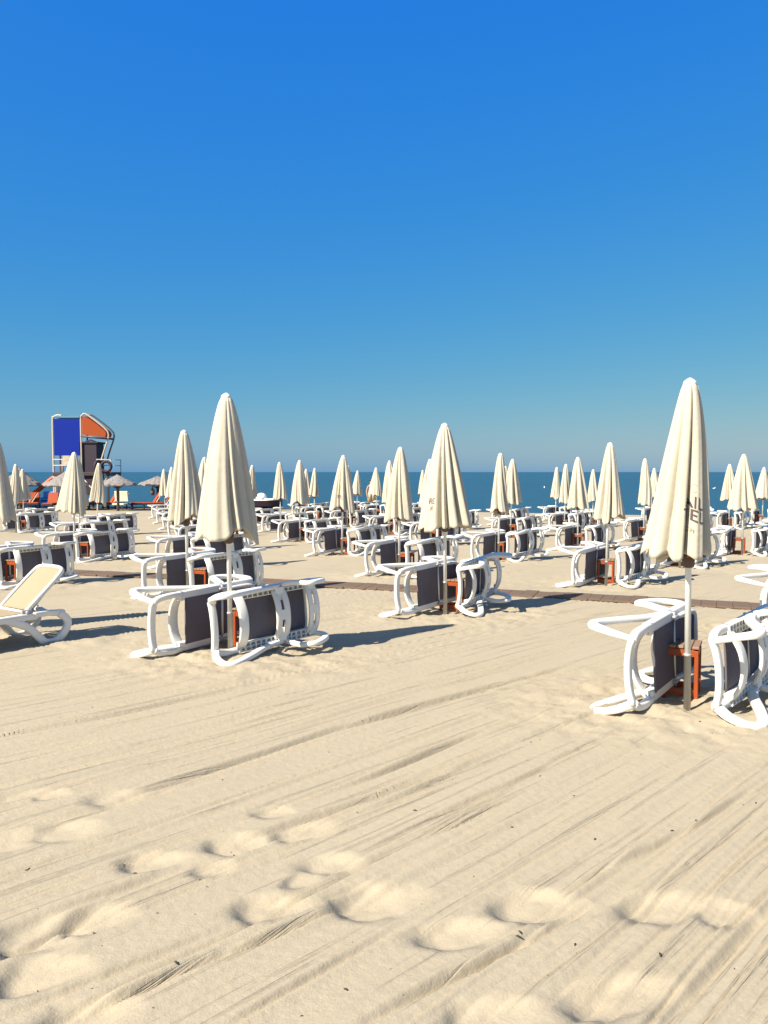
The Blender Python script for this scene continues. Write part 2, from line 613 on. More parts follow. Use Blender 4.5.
FUR = [((135, 795), (400, 712), .020, .028), ((270, 832), (440, 775), .018, .028), ((40, 820), (140, 800), .014, .025),
       ((0, 738), (240, 688), .016, .030), ((80, 905), (150, 880), .02, .03), ((370, 720), (560, 668), .018, .028), ((400, 795), (470, 765), .014, .022),
       ((372, 775), (455, 742), .020, .03), ((40, 1000), (190, 940), .014, .018), ((100, 1010), (330, 912), .016, .02), ((590, 880), (768, 790), .010, .022),
       ((660, 1018), (768, 912), .011, .035), ((400, 850), (500, 805), .012, .018), ((250, 1010), (380, 940), .012, .016), ((440, 815), (560, 760), .012, .018),
       ((0, 955), (60, 925), .018, .03), ((520, 745), (640, 700), .012, .02), ((405, 1010), (555, 925), .018, .022), ((180, 700), (420, 655), .012, .022)]
for n_, (a, b_, dp, wd) in enumerate(FUR):
    ax, ay = gpt(*a); bx, by = gpt(*b_)
    ex, ey = bx - ax, by - ay
    ln = math.hypot(ex, ey); ex /= ln; ey /= ln
    u = (XX - ax) * ex + (YY - ay) * ey
    v = (XX - ax) * -ey + (YY - ay) * ex + .05 * vnoise(u * 1.5, u * 0 + n_, 300 + n_)
    g = 1 / (1 + np.exp(-u * 8)) * 1 / (1 + np.exp((u - ln) * 8))
    # a small scarp: sharp drop on the camera side, gentle rise behind
    wd *= .72
    sc = np.where(v < 0, np.exp(-(v / (wd * .55)) ** 2), np.exp(-(v / (wd * 1.6)) ** 2))
    rel += 2.5 * g * dp * (.55 * np.exp(-((v - wd * 1.7) / (wd * 1.5)) ** 2) - sc)
# fine anisotropic relief and soft undulation
rel += near * (.014 * vnoise(s_ * .7, q * 13, 61, 3) + .010 * vnoise(s_ * .35, q * 3.0, 62, 2) + .018 * vnoise(XX * .55, YY * .55, 63, 2))
# footprints: (px, py, length, width, angle, depth)
FP = [(112, 800, .30, .20, 75, .035), (62, 832, .36, .24, 75, .05), (6, 842, .34, .24, 60, .05), (18, 798, .30, .2, 70, .03), (237, 843, .34, .22, 80, .06),
      (300, 832, .34, .2, 60, .045), (152, 862, .34, .2, 85, .05), (330, 864, .32, .20, 85, .05), (268, 908, .34, .2, 85, .055), (372, 901, .40, .30, 85, .07),
      (92, 920, .30, .22, 70, .06), (36, 937, .34, .28, 75, .065), (34, 978, .34, .24, 80, .06), (460, 935, .36, .2, 80, .055), (532, 906, .40, .26, 85, .065),
      (660, 908, .42, .24, 80, .055), (612, 1000, .42, .22, 75, .06), (85, 1020, .30, .2, 80, .05), (490, 1020, .34, .2, 80, .05), (270, 812, .2, .14, 80, .03),
      (210, 868, .2, .16, 60, .03), (300, 880, .2, .10, 50, .03), (720, 915, .24, .2, 80, .03), (48, 797, .2, .14, 80, .03)]
raked = np.ones_like(XX)
for n_, (px, py, le, wi, an, dp) in enumerate(FP):
    fx, fy = gpt(px, py)
    le *= .84; wi *= .84
    an = R(an)
    ux, uy = math.sin(an), math.cos(an)
    dx, dy = XX - fx, YY - fy
    u = (dx * ux + dy * uy) / (le / 2)
    v = (dx * -uy + dy * ux) / (wi / 2)
    wob = .28 * vnoise(XX * 7, YY * 7, 500 + n_, 2)
    r = np.sqrt(u * u + v * v) + wob
    dp *= .44
    bowl = -dp * np.exp(-(np.maximum(r, 0) / .88) ** 5) * (1.35 - 1.15 * np.clip((u + .55) / 1.7, 0, 1))
    rim = dp * .05 * np.exp(-((r - 1.35) / .33) ** 2) * (.6 + .4 * np.clip(u, -1, 1))
    raked *= 1 - .95 * np.exp(-(np.maximum(r, 0) / 1.15) ** 6)
    rel += bowl + rim + .3 * dp * np.exp(-(r / .8) ** 2) * vnoise(XX * 16, YY * 16, 530 + n_)
# trampled sand round every pair of loungers in the first rows
tr = np.zeros_like(XX)
for sp in SPOTS:
    if sp['j'] <= 4:
        d2 = ((XX - sp['x'] - .1) / 1.25) ** 2 + ((YY - sp['y'] - .15) / .95) ** 2
        tr = np.maximum(tr, np.exp(-d2 ** 1.5))
lx, ly = gpt(25, 640)
tr = np.maximum(tr, np.exp(-(((XX - lx) / 1.1) ** 2 + ((YY - ly) / .5) ** 2)))
raked *= 1 - .85 * np.clip(tr * 1.3, 0, 1)
rel += tr * (.045 * vnoise(XX * 4.2, YY * 4.2, 71, 3) + .02 * vnoise(XX * 11, YY * 11, 72, 2) + .012)
ZZ = ZZ + rel * np.clip((30 - YY) / 12, 0, 1) + np.clip((YY - 8) / 10, 0, 1) * .03 * vnoise(XX * .8, YY * .8, 81, 3) * np.clip((SH_D - 2 - (XX * SH_N.x + YY * SH_N.y)) / 4, 0, 1)

nr, nc = XX.shape
me = bpy.data.meshes.new('sand')
me.vertices.add(nr * nc)
co = np.stack([XX, YY, ZZ], -1).reshape(-1).astype(np.float32)
me.vertices.foreach_set('co', co)
ii = np.arange(nr * nc).reshape(nr, nc)
quads = np.stack([ii[:-1, :-1], ii[:-1, 1:], ii[1:, 1:], ii[1:, :-1]], -1).reshape(-1, 4)
nf = len(quads)
me.loops.add(nf * 4)
me.polygons.add(nf)
me.loops.foreach_set('vertex_index', quads.reshape(-1).astype(np.int32))
me.polygons.foreach_set('loop_start', np.arange(0, nf * 4, 4, dtype=np.int32))
me.polygons.foreach_set('use_smooth', np.ones(nf, dtype=bool))
me.update()
me.validate()
at_ = me.attributes.new('raked', 'FLOAT', 'POINT')
at_.data.foreach_set('value', raked.reshape(-1).astype(np.float32))
me.materials.append(M['sand'])
sand = bpy.data.objects.new('beach_sand', me)
C.objects.link(sand)
tag(sand, kind='structure')


def sand_z(x, y):
    """Height of the finished sheet (nearest vertex)."""
    r = int(np.clip(np.searchsorted(rows, y), 1, nr - 1))
    c = int(np.clip(np.searchsorted(cols, x / max(y, 1.5)), 1, nc - 1))
    return float(ZZ[r, c])


# sea: one sheet from just inland of the waterline to the horizon
ang = math.atan2(-SH_N.x, SH_N.y)
sm = MB()
tx, ty = SH_N.y, -SH_N.x
P = []
for (d, wdt) in ((SH_D - 2.5, 120), (SH_D + 40, 260), (SH_D + 400, 2000), (50000, 60000)):
    for sgn in (-1, 1):
        P.append((SH_N.x * d + tx * wdt * sgn, SH_N.y * d + ty * wdt * sgn, SEA_Z))
sm.add(P, [(0, 1, 3, 2), (2, 3, 5, 4), (4, 5, 7, 6)])
sea = sm.build('sea', M['sea'])
tag(sea, kind='structure')

# ------------------------------------------------------------------ walkway: boards laid over the sand between the second and third row
def walkway():
    mb = MB()
    # centre line read on the ground plan
    pts = [(-22, 19.0), (-14, 16.6), (-9.0, 15.05), (-4.7, 13.55), (-.54, 12.0), (2.4, 10.9), (4.87, 9.85), (8.5, 8.4)]
    pth = [Vector((x, y, 0)) for x, y in pts]
    sp_ = spline(pth, 60)
    acc, out, last = 0.0, [sp_[0]], sp_[0]
    for p in sp_[1:]:
        if (p - last).length >= .165:
            out.append(p); last = p
    hw = .25
    for k in range(len(out) - 1):
        a, b = out[k], out[k + 1]
        t = (b - a).normalized()
        n = Vector((-t.y, t.x, 0))
        c = (a + b) / 2
        z = gz(c.x, c.y) + .018 + random.uniform(-.003, .003)
        m3 = Matrix((t, n, Vector((0, 0, 1)))).transposed()
        m3 = m3 @ Matrix.Rotation(random.uniform(-.006, .006), 3, 'Y')
        mb.box((c.x, c.y, z), ((b - a).length - .002, hw * 2 + random.uniform(-.05, .05), .024), m3, .004)
    o = mb.build('walkway', M['board'])
    tag(o, kind='structure')


walkway()

# ------------------------------------------------------------------ lounger
def bow(mb, x, z0, bulge, hy, w_, th, slots=False):
    """A crossbar bowed towards the underside: swept flat strip."""
    n = 14
    def path(dx):
        out = []
        for k in range(n + 1):
            u = -1 + 2 * k / n
            out.append((x + dx, hy * u, z0 - bulge * (1 - abs(u) ** 2.4)))
        return out
    if not slots:
        mb.tube(path(0), th / 2, w_ / 2, 14, up=(1, 0, 0), sq=.55)
        return
    wb = w_ * .40
    mb.tube(path(-w_ / 2 + wb / 2), th / 2, wb / 2, 12, up=(1, 0, 0), sq=.55)
    mb.tube(path(w_ / 2 - wb / 2), th / 2, wb / 2, 12, up=(1, 0, 0), sq=.55)
    for u in (-.80, .0, .80):
        zc = z0 - bulge * (1 - abs(u) ** 2.4)
        mb.box((x, hy * u, zc), (w_ * .6, .10 if abs(u) < .5 else .13, th * .8), None, .004)


RZ = .32
HY = .265
LX = 1.36


def make_lounger(sling_mat, folded=True):
    root = empty('sun_lounger')
    for s in (-1, 1):
        mb = MB()
        # ladder rail: two lips, a web and rungs on the underside
        x0 = .30
        L = LX - x0
        mb.box(((x0 + LX) / 2, s * (HY - .018), RZ + .012), (L, .088, .022), None, .006)
        mb.box(((x0 + LX) / 2, s * (HY + .020), RZ - .018), (L, .011, .045), None, .003)
        mb.box(((x0 + LX) / 2, s * (HY - .057), RZ - .018), (L, .010, .045), None, .003)
        mb.box(((x0 + LX) / 2, s * (HY - .018), RZ - .024), (L, .008, .036), None, .002)
        nk = 15
        for k in range(nk + 1):
            mb.box((x0 + .01 + (L - .02) * k / nk, s * (HY - .018), RZ - .022), (.013, .080, .040), None, .002)
        # round nose running on to the near end bar
        mb.tube(spline([(x0 + .04, s * HY, RZ), (.18, s * (HY + .004), RZ), (.05, s * (HY - .01), RZ - .012), (.0, s * (HY - .045), RZ - .02)], 5),
                [.030] * 16, [.028] * 16, 14, up=(0, 1, 0), sq=.55)
        mb.build('rail', M['white'], root)
    mb = MB(); bow(mb, 0.0, RZ - .02, .035, HY - .035, .080, .046); mb.build('end_bar', M['white'], root)
    mb = MB(); bow(mb, .33, RZ - .02, .10, HY - .015, .115, .030); mb.build('crossbar', M['white'], root)
    mb = MB(); bow(mb, .86, RZ - .02, .09, HY - .015, .19, .030, True); mb.build('crossbar', M['white'], root)
    mb = MB(); bow(mb, 1.30, RZ - .02, .09, HY - .015, .15, .030, True); mb.build('crossbar', M['white'], root)
    for s in (-1, 1):
        mb = MB()
        p = spline([(0.02, s * (HY - .04), RZ - .02), (-.045, s * (HY + .0), RZ - .12), (-.055, s * (HY + .03), .09), (-.01, s * (HY + .04), .022), (.10, s * (HY + .04), .018),
                    (.32, s * (HY + .03), .10), (.62, s * (HY + .012), .235), (.90, s * (HY + .005), RZ - .01)], 5)
        if not folded:
            p = spline([(.06, s * HY, RZ - .01), (-.03, s * (HY + .01), RZ - .10), (-.01, s * (HY + .02), .13), (.10, s * (HY + .03), .03), (.22, s * (HY + .03), .025), (.30, s * (HY + .02), .10), (.42, s * (HY + .01), .22), (.62, s * HY, RZ - .01)], 5)
        m_ = len(p)
        mb.tube(p, [.040] * m_, [.024] * m_, 14, up=(0, 1, 0), sq=.55)
        mb.build('leg', M['white'], root)
        mb = MB()
        p = spline([(LX - .03, s * HY, RZ - .01), (LX + .035, s * (HY + .01), RZ - .10), (LX - .02, s * (HY + .02), .10), (1.18, s * (HY + .03), .02), (1.07, s * (HY + .03), .02),
                    (.99, s * (HY + .04), .12), (.93, s * (HY + .01), RZ - .02)], 5)
        m_ = len(p)
        mb.tube(p, [.038] * m_, [.023] * m_, 14, up=(0, 1, 0), sq=.55)
        mb.build('leg', M['white'], root)
    # sling: tight cloth with a slight sag, hemmed at the near edge
    def cloth(x0, x1, hy, z0, sag, th=.004):
        mb = MB()
        nx, ny = 14, 10
        V = []
        for dz in (0, -th):
            for a in range(nx + 1):
                for b in range(ny + 1):
                    u = a / nx; v = -1 + 2 * b / ny
                    V.append((x0 + (x1 - x0) * u, hy * v, z0 + dz - sag * (1 - v * v) * math.sin(PI * (.1 + .8 * u))))
        k = (nx + 1) * (ny + 1)
        Fc = []
        for a in range(nx):
            for b in range(ny):
                i0 = a * (ny + 1) + b
                q = (i0, i0 + ny + 1, i0 + ny + 2, i0 + 1)
                Fc.append(q); Fc.append(tuple(k + t for t in q[::-1]))
        mb.add(V, Fc, True)
        for xx in (x0, x1):
            mb.tube([(xx, -hy, z0), (xx, -hy / 2, z0 - sag * .25), (xx, 0, z0 - sag * .31), (xx, hy / 2, z0 - sag * .25), (xx, hy, z0)], .009, None, 8, up=(1, 0, 0))
        return mb
    cloth(.37, .86 if folded else LX - .03, HY - .040, RZ + .027, .022).build('sling', sling_mat, root)
    # backrest
    if folded:
        # folded forward over the seat
        hx, hz, ang_, ln = .88, RZ + .022, R(7), .44
    else:
        hx, hz, ang_, ln = .40, RZ + .035, R(138), .60
    def bp(u, y, w_=0.0):
        cx, sx = math.cos(ang_), math.sin(ang_)
        return (hx + cx * u - sx * w_ * (1 if folded else -1) * -1, y, hz + sx * u + cx * w_ * (-1 if folded else -1) * -1)
    br = MB()
    pth = [bp(0, -HY + .03), bp(ln * .5, -HY + .022), bp(ln * .88, -HY + .03), bp(ln * .98, -HY + .09), bp(ln, 0), bp(ln * .98, HY - .09), bp(ln * .88, HY - .03), bp(ln * .5, HY - .022), bp(0, HY - .03)]
    pp = spline(pth, 5)
    br.tube(pp, .019, .024, 10, up=(math.sin(ang_), 0, -math.cos(ang_)))
    br.tube([bp(.0, -HY + .03), bp(.0, HY - .03)], .016, None, 8, up=(1, 0, 0))
    bo = br.build('backrest', M['white'], root)
    cl = cloth(.03, ln - .03, HY - .05, 0, .014)
    cx, sx = math.cos(ang_), math.sin(ang_)
    cl.v = [(hx + cx * x - sx * z, y, hz + sx * x + cx * z) for (x, y, z) in cl.v]
    cl.build('backrest_sling', sling_mat, bo)
    for s in (-1, 1):
        mb = MB()
        mb.box((hx, s * (HY - .012), (RZ + hz) / 2 + .008), (.11, .022, .075), None, .008)
        mb.tube([(hx, s * (HY - .05), hz), (hx, s * (HY + .024), hz)], .020, None, 10)
        mb.build('hinge', M['grey'], root)
    if not folded:
        # prop that holds the raised backrest
        mb = MB()
        e = bp(.34, 0)
        for s in (-1, 1):
            mb.tube([(e[0], s * (HY - .05), e[2] - .03), (hx - .02, s * (HY - .06), RZ - .02)], .013, None, 8)
        mb.tube([(e[0], -HY + .05, e[2] - .03), (e[0], HY - .05, e[2] - .03)], .013, None, 8, up=(1, 0, 0))
        mb.build('backrest_prop', M['grey'], root)
    return root


proto = make_lounger(M['sling'])
freeze(proto)


def ordinal(n): return ['first', 'second', 'third', 'fourth', 'fifth', 'sixth', 'seventh', 'eighth', 'ninth'][n]


ROWN = ['front row', 'second row', 'row past the walkway', 'fourth row', 'fifth row', 'sixth row', 'seventh row', 'eighth row', 'ninth row', 'row by the sea']
HID = {(0, 2): 'second front parasol', (3, 3): 'AIL TEL parasol', (0, 4): 'big plain front parasol', (0, 5): 'plain front parasols', (3, 6): 'RE H parasol', (5, 6): 'AIL TEL parasol', (3, 7): 'plain middle parasol'}
for j in range(10):
    for s in SPOTS:
        if (s['i'], s['j']) in HID and s['j'] == j:
            s['pos'] = f"parasol hidden by the {HID[(s['i'], s['j'])]}, {ROWN[j]}"
            s['lab'] = f"closed cream parasol hidden by the {HID[(s['i'], s['j'])]}, {ROWN[j]}"
    rs = sorted([s for s in SPOTS if s['j'] == j and (s['i'], s['j']) != (-1, 0) and (s['i'], s['j']) not in HID], key=lambda s: s['x'])
    for n_, s in enumerate(rs):
        s['pos'] = f'{ordinal(n_)} parasol from left, {ROWN[j]}'
        s['lab'] = f'closed cream parasol, {ordinal(n_)} from the left in the {ROWN[j]}'
BY = {(s['i'], s['j']): s for s in SPOTS}
BY[(1, 0)]['lab'] = 'tallest-looking closed cream parasol in front, printed AIL over TEL in dark letters'
BY[(1, 0)]['pos'] = 'large front parasol printed AIL and TEL'
BY[(0, 0)]['lab'] = 'plain closed cream parasol hiding its pole among loungers, large, in the front row'
BY[(0, 0)]['pos'] = 'large plain parasol in the front row'
BY[(1, 1)]['lab'] = 'closed cream parasol with small dark RE and H print on its left side'
BY[(1, 1)]['pos'] = 'parasol with the small RE and H print'
BY[(-1, 0)]['lab'] = 'closed cream parasol beside the upright beige lounger'
first = True
for sp in SPOTS:
    k = (sp['i'], sp['j'])
    for side in (0, 1):
        if k == (-1, 0): continue
        if k == (2, 1) and side == 1: continue
        x, y, a = PAIRS[k][side]
        rj = random.Random(k[0] * 13 + k[1] * 101 + side)
        if first:
            o = proto; first = False
        else:
            o = copy_tree(proto)
        c, s = math.cos(R(a)), math.sin(R(a))
        X = Vector((s, c, 0))
        Z = Vector((c, -s, 0)) if side == 0 else Vector((-c, s, 0))
        Yv = Z.cross(X)
        m3 = Matrix((X, Yv, Z)).transposed()
        roll = Matrix.Rotation(R(rj.uniform(-3, 3)), 3, Vector((s, c, 0))) @ Matrix.Rotation(R(rj.uniform(-1.2, 1.2)), 3, 'Z')
        pitch = Matrix.Rotation(R(-3.0 if side else -1.5), 3, Vector((-c, s, 0)) if side == 0 else Vector((-c, s, 0)))
        m3 = roll @ pitch @ m3
        # the end bar stands at (x, y); the rails sit RZ off the foot plane
        zb = gz(x + s * .6, y + c * .6) + HY * .96 + (.078 if side else .058)
        off = m3 @ Vector((0, 0, RZ * .95))
        loc = Vector((x, y, zb)) - off
        loc.z = zb
        o.matrix_world = Matrix.Translation(loc) @ m3.to_4x4() @ Matrix.Diagonal((.80 if side and sp['j'] < 2 else .88, .96, .95, 1))
        sd = 'left' if side == 0 else 'right'
        tag(o, f'{sd} tipped lounger at the {sp["pos"]}', 'sun lounger', 'white sun loungers turned on their sides in pairs')

# the one lounger standing on its legs
up = make_lounger(M['sling_beige'], folded=False)
up.name = 'sun_lounger'
tag(up, 'white lounger standing upright with beige sling and raised backrest', 'sun lounger')
ux_, uy_ = -3.44, 7.90
up.matrix_world = Matrix.Translation((ux_, uy_, gz(ux_, uy_) - .005)) @ Matrix.Rotation(R(-90 - 35), 4, 'Z') @ Matrix.Scale(.97, 4)

# ------------------------------------------------------------------ tables
def make_table():
    root = empty('side_table')
    mb = MB()
    for k in range(5):
        mb.box((-.128 + .064 * k, 0, .415), (.058, .32, .022), None, .004)
    mb.build('table_top', M['table_top'], root)
    mb = MB()
    for s in (-1, 1):
        mb.box((0, s * .137, .37), (.245, .02, .06), None, .004)
        mb.box((s * .137, 0, .37), (.02, .245, .06), None, .004)
    mb.build('apron', M['table'], root)
    for sx in (-1, 1):
        for sy in (-1, 1):
            mb = MB()
            mb.box((sx * .135, sy * .135, .19), (.036, .036, .40), None, .005)
            mb.build('leg', M['table'], root)
    for s in (-1, 1):
        mb = MB()
        mb.box((0, s * .135, .05), (.235, .026, .05), None, .004)
        mb.build('stretcher', M['table'], root)
    return root


tproto = make_table()
freeze(tproto)
first = True
for sp in SPOTS:
    k = (sp['i'], sp['j'])
    if k in ((-1, 0),): continue
    if first:
        o = tproto; first = False
    else:
        o = copy_tree(tproto)
    pa = PAIRS[k]
    # midway between the two loungers, just behind the pole
    tx_, ty_ = sp['x'] + .12, sp['y'] + .42
    o.location = (tx_, ty_, gz(tx_, ty_))
    o.scale = (.82, .82, .92)
    o.rotation_euler = (0, 0, R(-28 + random.uniform(-8, 8)))
    tag(o, f'low orange-red table at the {sp["pos"]}', 'side table', 'low orange-red tables between the loungers')

# ------------------------------------------------------------------ parasols
CL = 1.22


class Canopy:
    def __init__(s, seed, flare=.27, skew=(0, 0), twist=.25, nf=8, open_=0.0):
        r = random.Random(seed)
        s.flare, s.skew, s.twist = flare, skew, twist
        s.phi = [2 * PI * (k + r.uniform(-.32, .32)) / nf for k in range(nf)]
        s.wv = [r.uniform(.09, .26) for _ in range(nf)]
        s.dp = [r.choice((r.uniform(.10, .35), r.uniform(.35, .72))) for _ in range(nf)]
        s.lo = [r.uniform(-.085, .08) for _ in range(nf)]
        s.ri = [(r.randint(11, 26), r.uniform(0, 6.28), r.uniform(.006, .020)) for _ in range(5)]
        s.el = (r.choice((-1, 1)) * r.uniform(.06, .16), r.uniform(0, 6.28))

    def set_folds(s, face, degs):
        """Folds by hand: (degrees right of FACE, width, depth)."""
        s.phi = [face + R(d[0]) for d in degs]
        s.wv = [d[1] for d in degs]
        s.dp = [d[2] for d in degs]
        s.lo = [s.lo[k % len(s.lo)] * .45 for k in range(len(degs))]

    def rad(s, th, u):
        """Radius at angle TH, distance U (0 top .. 1 hem)."""
        t = th - s.twist * u * u
        base = .048 + (s.flare - .048) * (u ** .74)
        base *= 1 + s.el[0] * math.cos(2 * (t - s.el[1])) * min(1, u * 2)
        k = 0.0
        for p, w_, d in zip(s.phi, s.wv, s.dp):
            a = (t - p + PI) % (2 * PI) - PI
            k = max(k, d * math.exp(-(abs(a) / w_) ** 1.25))
        amp = min(1.0, .35 + 1.1 * u)
        rip = sum(a_ * math.cos(n_ * t + p_ + 1.5 * u) for n_, p_, a_ in s.ri)
        return base * (1 - k * amp + rip * min(1, u * 1.6))

    def pt(s, th, u, off=0.0):
        r = s.rad(th, u) + off
        t = th - s.twist * u * u
        lo = 0.0
        for p, d, l_ in zip(s.phi, s.dp, s.lo):
            a = (t - p + PI) % (2 * PI) - PI
            lo += .055 * math.exp(-(a / .22) ** 2) + l_ * math.exp(-((a - .4) / .5) ** 2)
        z = -CL * u + lo * max(0, (u - .55) / .45) ** 1.5
        e = u ** 1.4
        return Vector((r * math.cos(th) + s.skew[0] * e, r * math.sin(th) + s.skew[1] * e, z))

    def mesh(s, name):
        mb = MB()
        nt_, nu = 168, 36
        V = []
        for a in range(nu + 1):
            u = a / nu
            for k in range(nt_):
                V.append(s.pt(2 * PI * k / nt_, u))
        for a in range(nu, nu - 12, -1):        # inside face, turned in from the hem
            u = a / nu
            for k in range(nt_):
                V.append(s.pt(2 * PI * k / nt_, u, -.006))
        Fc = []
        R_ = nu + 1 + 12
        for a in range(R_ - 1):
            for k in range(nt_):
                k2 = (k + 1) % nt_
                Fc.append((a * nt_ + k, (a + 1) * nt_ + k, (a + 1) * nt_ + k2, a * nt_ + k2))
        Fc.append(tuple(range(nt_)))
        mb.add(V, Fc, True)
        return mb.mesh(name, M['canopy'])


CANS = [Canopy(3, .228, (-.10, -.02), .10, 10), Canopy(8, .285, (-.01, 0), .2), Canopy(14, .305, (.0, 0), .15), Canopy(21, .25, (-.03, .02), -.2), Canopy(33, .26, (.03, -.02), .3),
        Canopy(41, .30, (-.07, 0), .1), Canopy(52, .225, (-.01, 0), .4), Canopy(67, .24, (.02, .02), -.3)]
def facing(k):
    q_ = next(t for t in SPOTS if (t['i'], t['j']) == k)
    return math.atan2(-q_['y'], -q_['x'])


CANS[0].set_folds(facing((1, 0)), [(-62, .16, .30), (-22, .13, .34), (19, .085, .62), (70, .12, .68), (105, .2, .4), (140, .15, .5), (185, .2, .45), (230, .15, .4), (262, .2, .35)])
CANS[0].ri = [(n_, p_, a_ * .3) for n_, p_, a_ in CANS[0].ri]
CANS[2].set_folds(facing((1, 1)), [(-82, .16, .40), (-22, .10, .42), (3, .12, .36), (34, .09, .60), (62, .10, .40), (92, .2, .4), (140, .15, .5), (185, .2, .45), (230, .15, .4)])
CMESH = [c.mesh('canopy') for c in CANS]


def pole_meshes():
    a = MB()
    a.lathe([(.021, .30), (.021, 2.27)], 14)
    b = MB()
    b.lathe([(.024, -.25), (.024, .385), (.0265, .385), (.0265, .40), (.022, .402)], 14)
    cap = MB()
    cap.lathe([(.020, -.03), (.043, -.022), (.046, -.004), (.042, .012), (.024, .026), (.012, .034), (.004, .037)], 16)
    hub = MB()
    hub.lathe([(.024, -1.26), (.040, -1.25), (.044, -1.20), (.044, -1.15), (.026, -1.13)], 14)
    rib = MB()
    rib.box((.058, 0, -.66), (.014, .016, 1.02), Matrix.Rotation(R(-2.5), 3, 'Y'), .002)
    return a.mesh('pole', M['pole']), b.mesh('pole_sleeve', M['sleeve']), cap.mesh('cap', M['pole']), hub.mesh('hub', M['hub']), rib.mesh('rib', M['rib'])


PM = pole_meshes()


# letters as strokes on a unit box (0..w, 0..1)
GL = {
    'A': (.66, [[(0, 0), (.375, 1)], [(.375, 1), (.75, 0)], [(.15, .35), (.60, .35)]]),
    'I': (.10, [[(.05, 0), (.05, 1)]]),
    'L': (.52, [[(.05, 1), (.05, 0)], [(.05, .04), (.52, .04)]]),
    'T': (.66, [[(0, .96), (.66, .96)], [(.33, .96), (.33, 0)]]),
    'E': (.56, [[(.05, 0), (.05, 1)], [(.05, .96), (.56, .96)], [(.05, .52), (.46, .52)], [(.05, .04), (.56, .04)]]),
    'R': (.62, [[(.05, 0), (.05, 1)], [(.05, .96), (.42, .96), (.56, .84), (.56, .66), (.42, .52), (.05, .52)], [(.30, .52), (.60, 0)]]),
    'H': (.64, [[(.05, 0), (.05, 1)], [(.59, 0), (.59, 1)], [(.05, .52), (.59, .52)]]),
    'C': (.62, [[(.60, .84), (.44, .97), (.20, .97), (.05, .75), (.05, .25), (.20, .03), (.44, .03), (.60, .16)]]),
}


def ridge(can, th, u, span=.30):
    return max((th + span * (k / 10 - 1) for k in range(21)), key=lambda t: sum(can.rad(t + d, u) for d in (-.15, 0, .15)))


def print_on(can, lines, th0, faint=False):
    """Strokes wrapped onto the cloth. LINES: (text, metres below the top of the first baseline, height, slope)."""
    mb = MB()
    for (txt, zb, h, slope) in lines:
        wtot = sum(GL[c][0] + .28 for c in txt) - .28
        sq = .80
        x = -wtot / 2
        for c in txt:
            for st in GL[c][1]:
                for (a, b) in zip(st[:-1], st[1:]):
                    a = Vector((x + a[0], a[1])); b = Vector((x + b[0], b[1]))
                    d = b - a
                    n_ = max(2, int(d.length * h / .006))
                    d.normalize()
                    nn = Vector((-d.y, d.x)) * (.078 if not faint else .05)
                    a = a - d * .03; b = b + d * .03
                    V, Fc = [], []
                    for k in range(n_ + 1):
                        p = a.lerp(b, k / n_)
                        for q_ in (p + nn, p - nn):
                            zz = zb - q_.y * h + slope * q_.x * h
                            u = zz / CL
                            rr = max(.05, can.flare * u ** .8)
                            th = th0 + sq * q_.x * h / rr
                            V.append(can.pt(th, u, .0035))
                    for k in range(n_):
                        Fc.append((2 * k, 2 * k + 1, 2 * k + 3, 2 * k + 2))
                    mb.add(V, Fc)
            x += GL[c][0] + .28
    return mb


for n_, sp in enumerate(SPOTS):
    k = (sp['i'], sp['j'])
    rj = random.Random(n_ * 17 + 3)
    pick = {(1, 0): 0, (0, 0): 1, (1, 1): 2, (-1, 2): 5, (3, 8): 5}.get(k, rj.choice([1, 2, 3, 4, 5, 6, 7]))
    yaw = rj.uniform(0, 2 * PI) if k not in ((1, 0), (1, 1), (0, 0), (-1, 2), (3, 8)) else 0.0
    root = empty('beach_parasol', (sp['x'], sp['y'], sp['z']), 0)
    tag(root, sp['lab'], 'parasol', 'closed cream parasols in rows on the beach')
    lean = (R(rj.uniform(-1.1, 1.1)), R(rj.uniform(-1.1, 1.1)))
    if k in ((0, 0), (1, 1)): lean = (0, R(-.4))
    if k == (1, 0): lean = (0, sp['lean'])
    if k == (-1, 4): lean = (0, R(2.5))
    root.rotation_euler = (lean[0], lean[1], 0)
    sc = sp['H'] / 2.3
    def part(me_, name, loc=(0, 0, 0), rz=0, parent=root):
        o = bpy.data.objects.new(name, me_)
        C.objects.link(o)
        o.parent = parent
        o.location = loc
        o.rotation_euler = (0, 0, rz)
        return o
    root.scale = (sc, sc, sc)
    part(PM[0], 'pole'); part(PM[1], 'pole_sleeve'); part(PM[2], 'cap', (0, 0, 2.265)); part(PM[3], 'hub', (0, 0, 2.26))
    can = part(CMESH[pick], 'canopy', (0, 0, 2.255), yaw)
    if sp['j'] <= 4:
        for r_ in range(8):
            part(PM[4], 'rib', (0, 0, 2.25), yaw + 2 * PI * (r_ + .5) / 8)
    to_cam = math.atan2(-sp['y'], -sp['x'])
    if k == (1, 0):
        pr = print_on(CANS[0], [('AIL', .845, .080, .16), ('TEL', .940, .080, .16)], to_cam + .57 - yaw)
        pr.build('lettering', M['letter'], can)
        pr = print_on(CANS[0], [('CH', 1.03, .032, .12)], to_cam + .50 - yaw, True)
        pr.build('small_lettering', M['letter'], can)
        em = print_on(CANS[0], [('C', .735, .06, .1)], to_cam + .52 - yaw, True)
        em.build('faded_emblem', M['letter_faint'], can)
    if k == (1, 1):
        print_on(CANS[2], [('RE', .905, .060, 0), ('H', .985, .058, 0)], to_cam - .72 - yaw).build('lettering', M['letter'], can)
    if k == (1, 3):
        print_on(CANS[pick], [('TEL', .97, .075, .1)], to_cam - .25 - yaw).build('lettering', M['letter'], can)

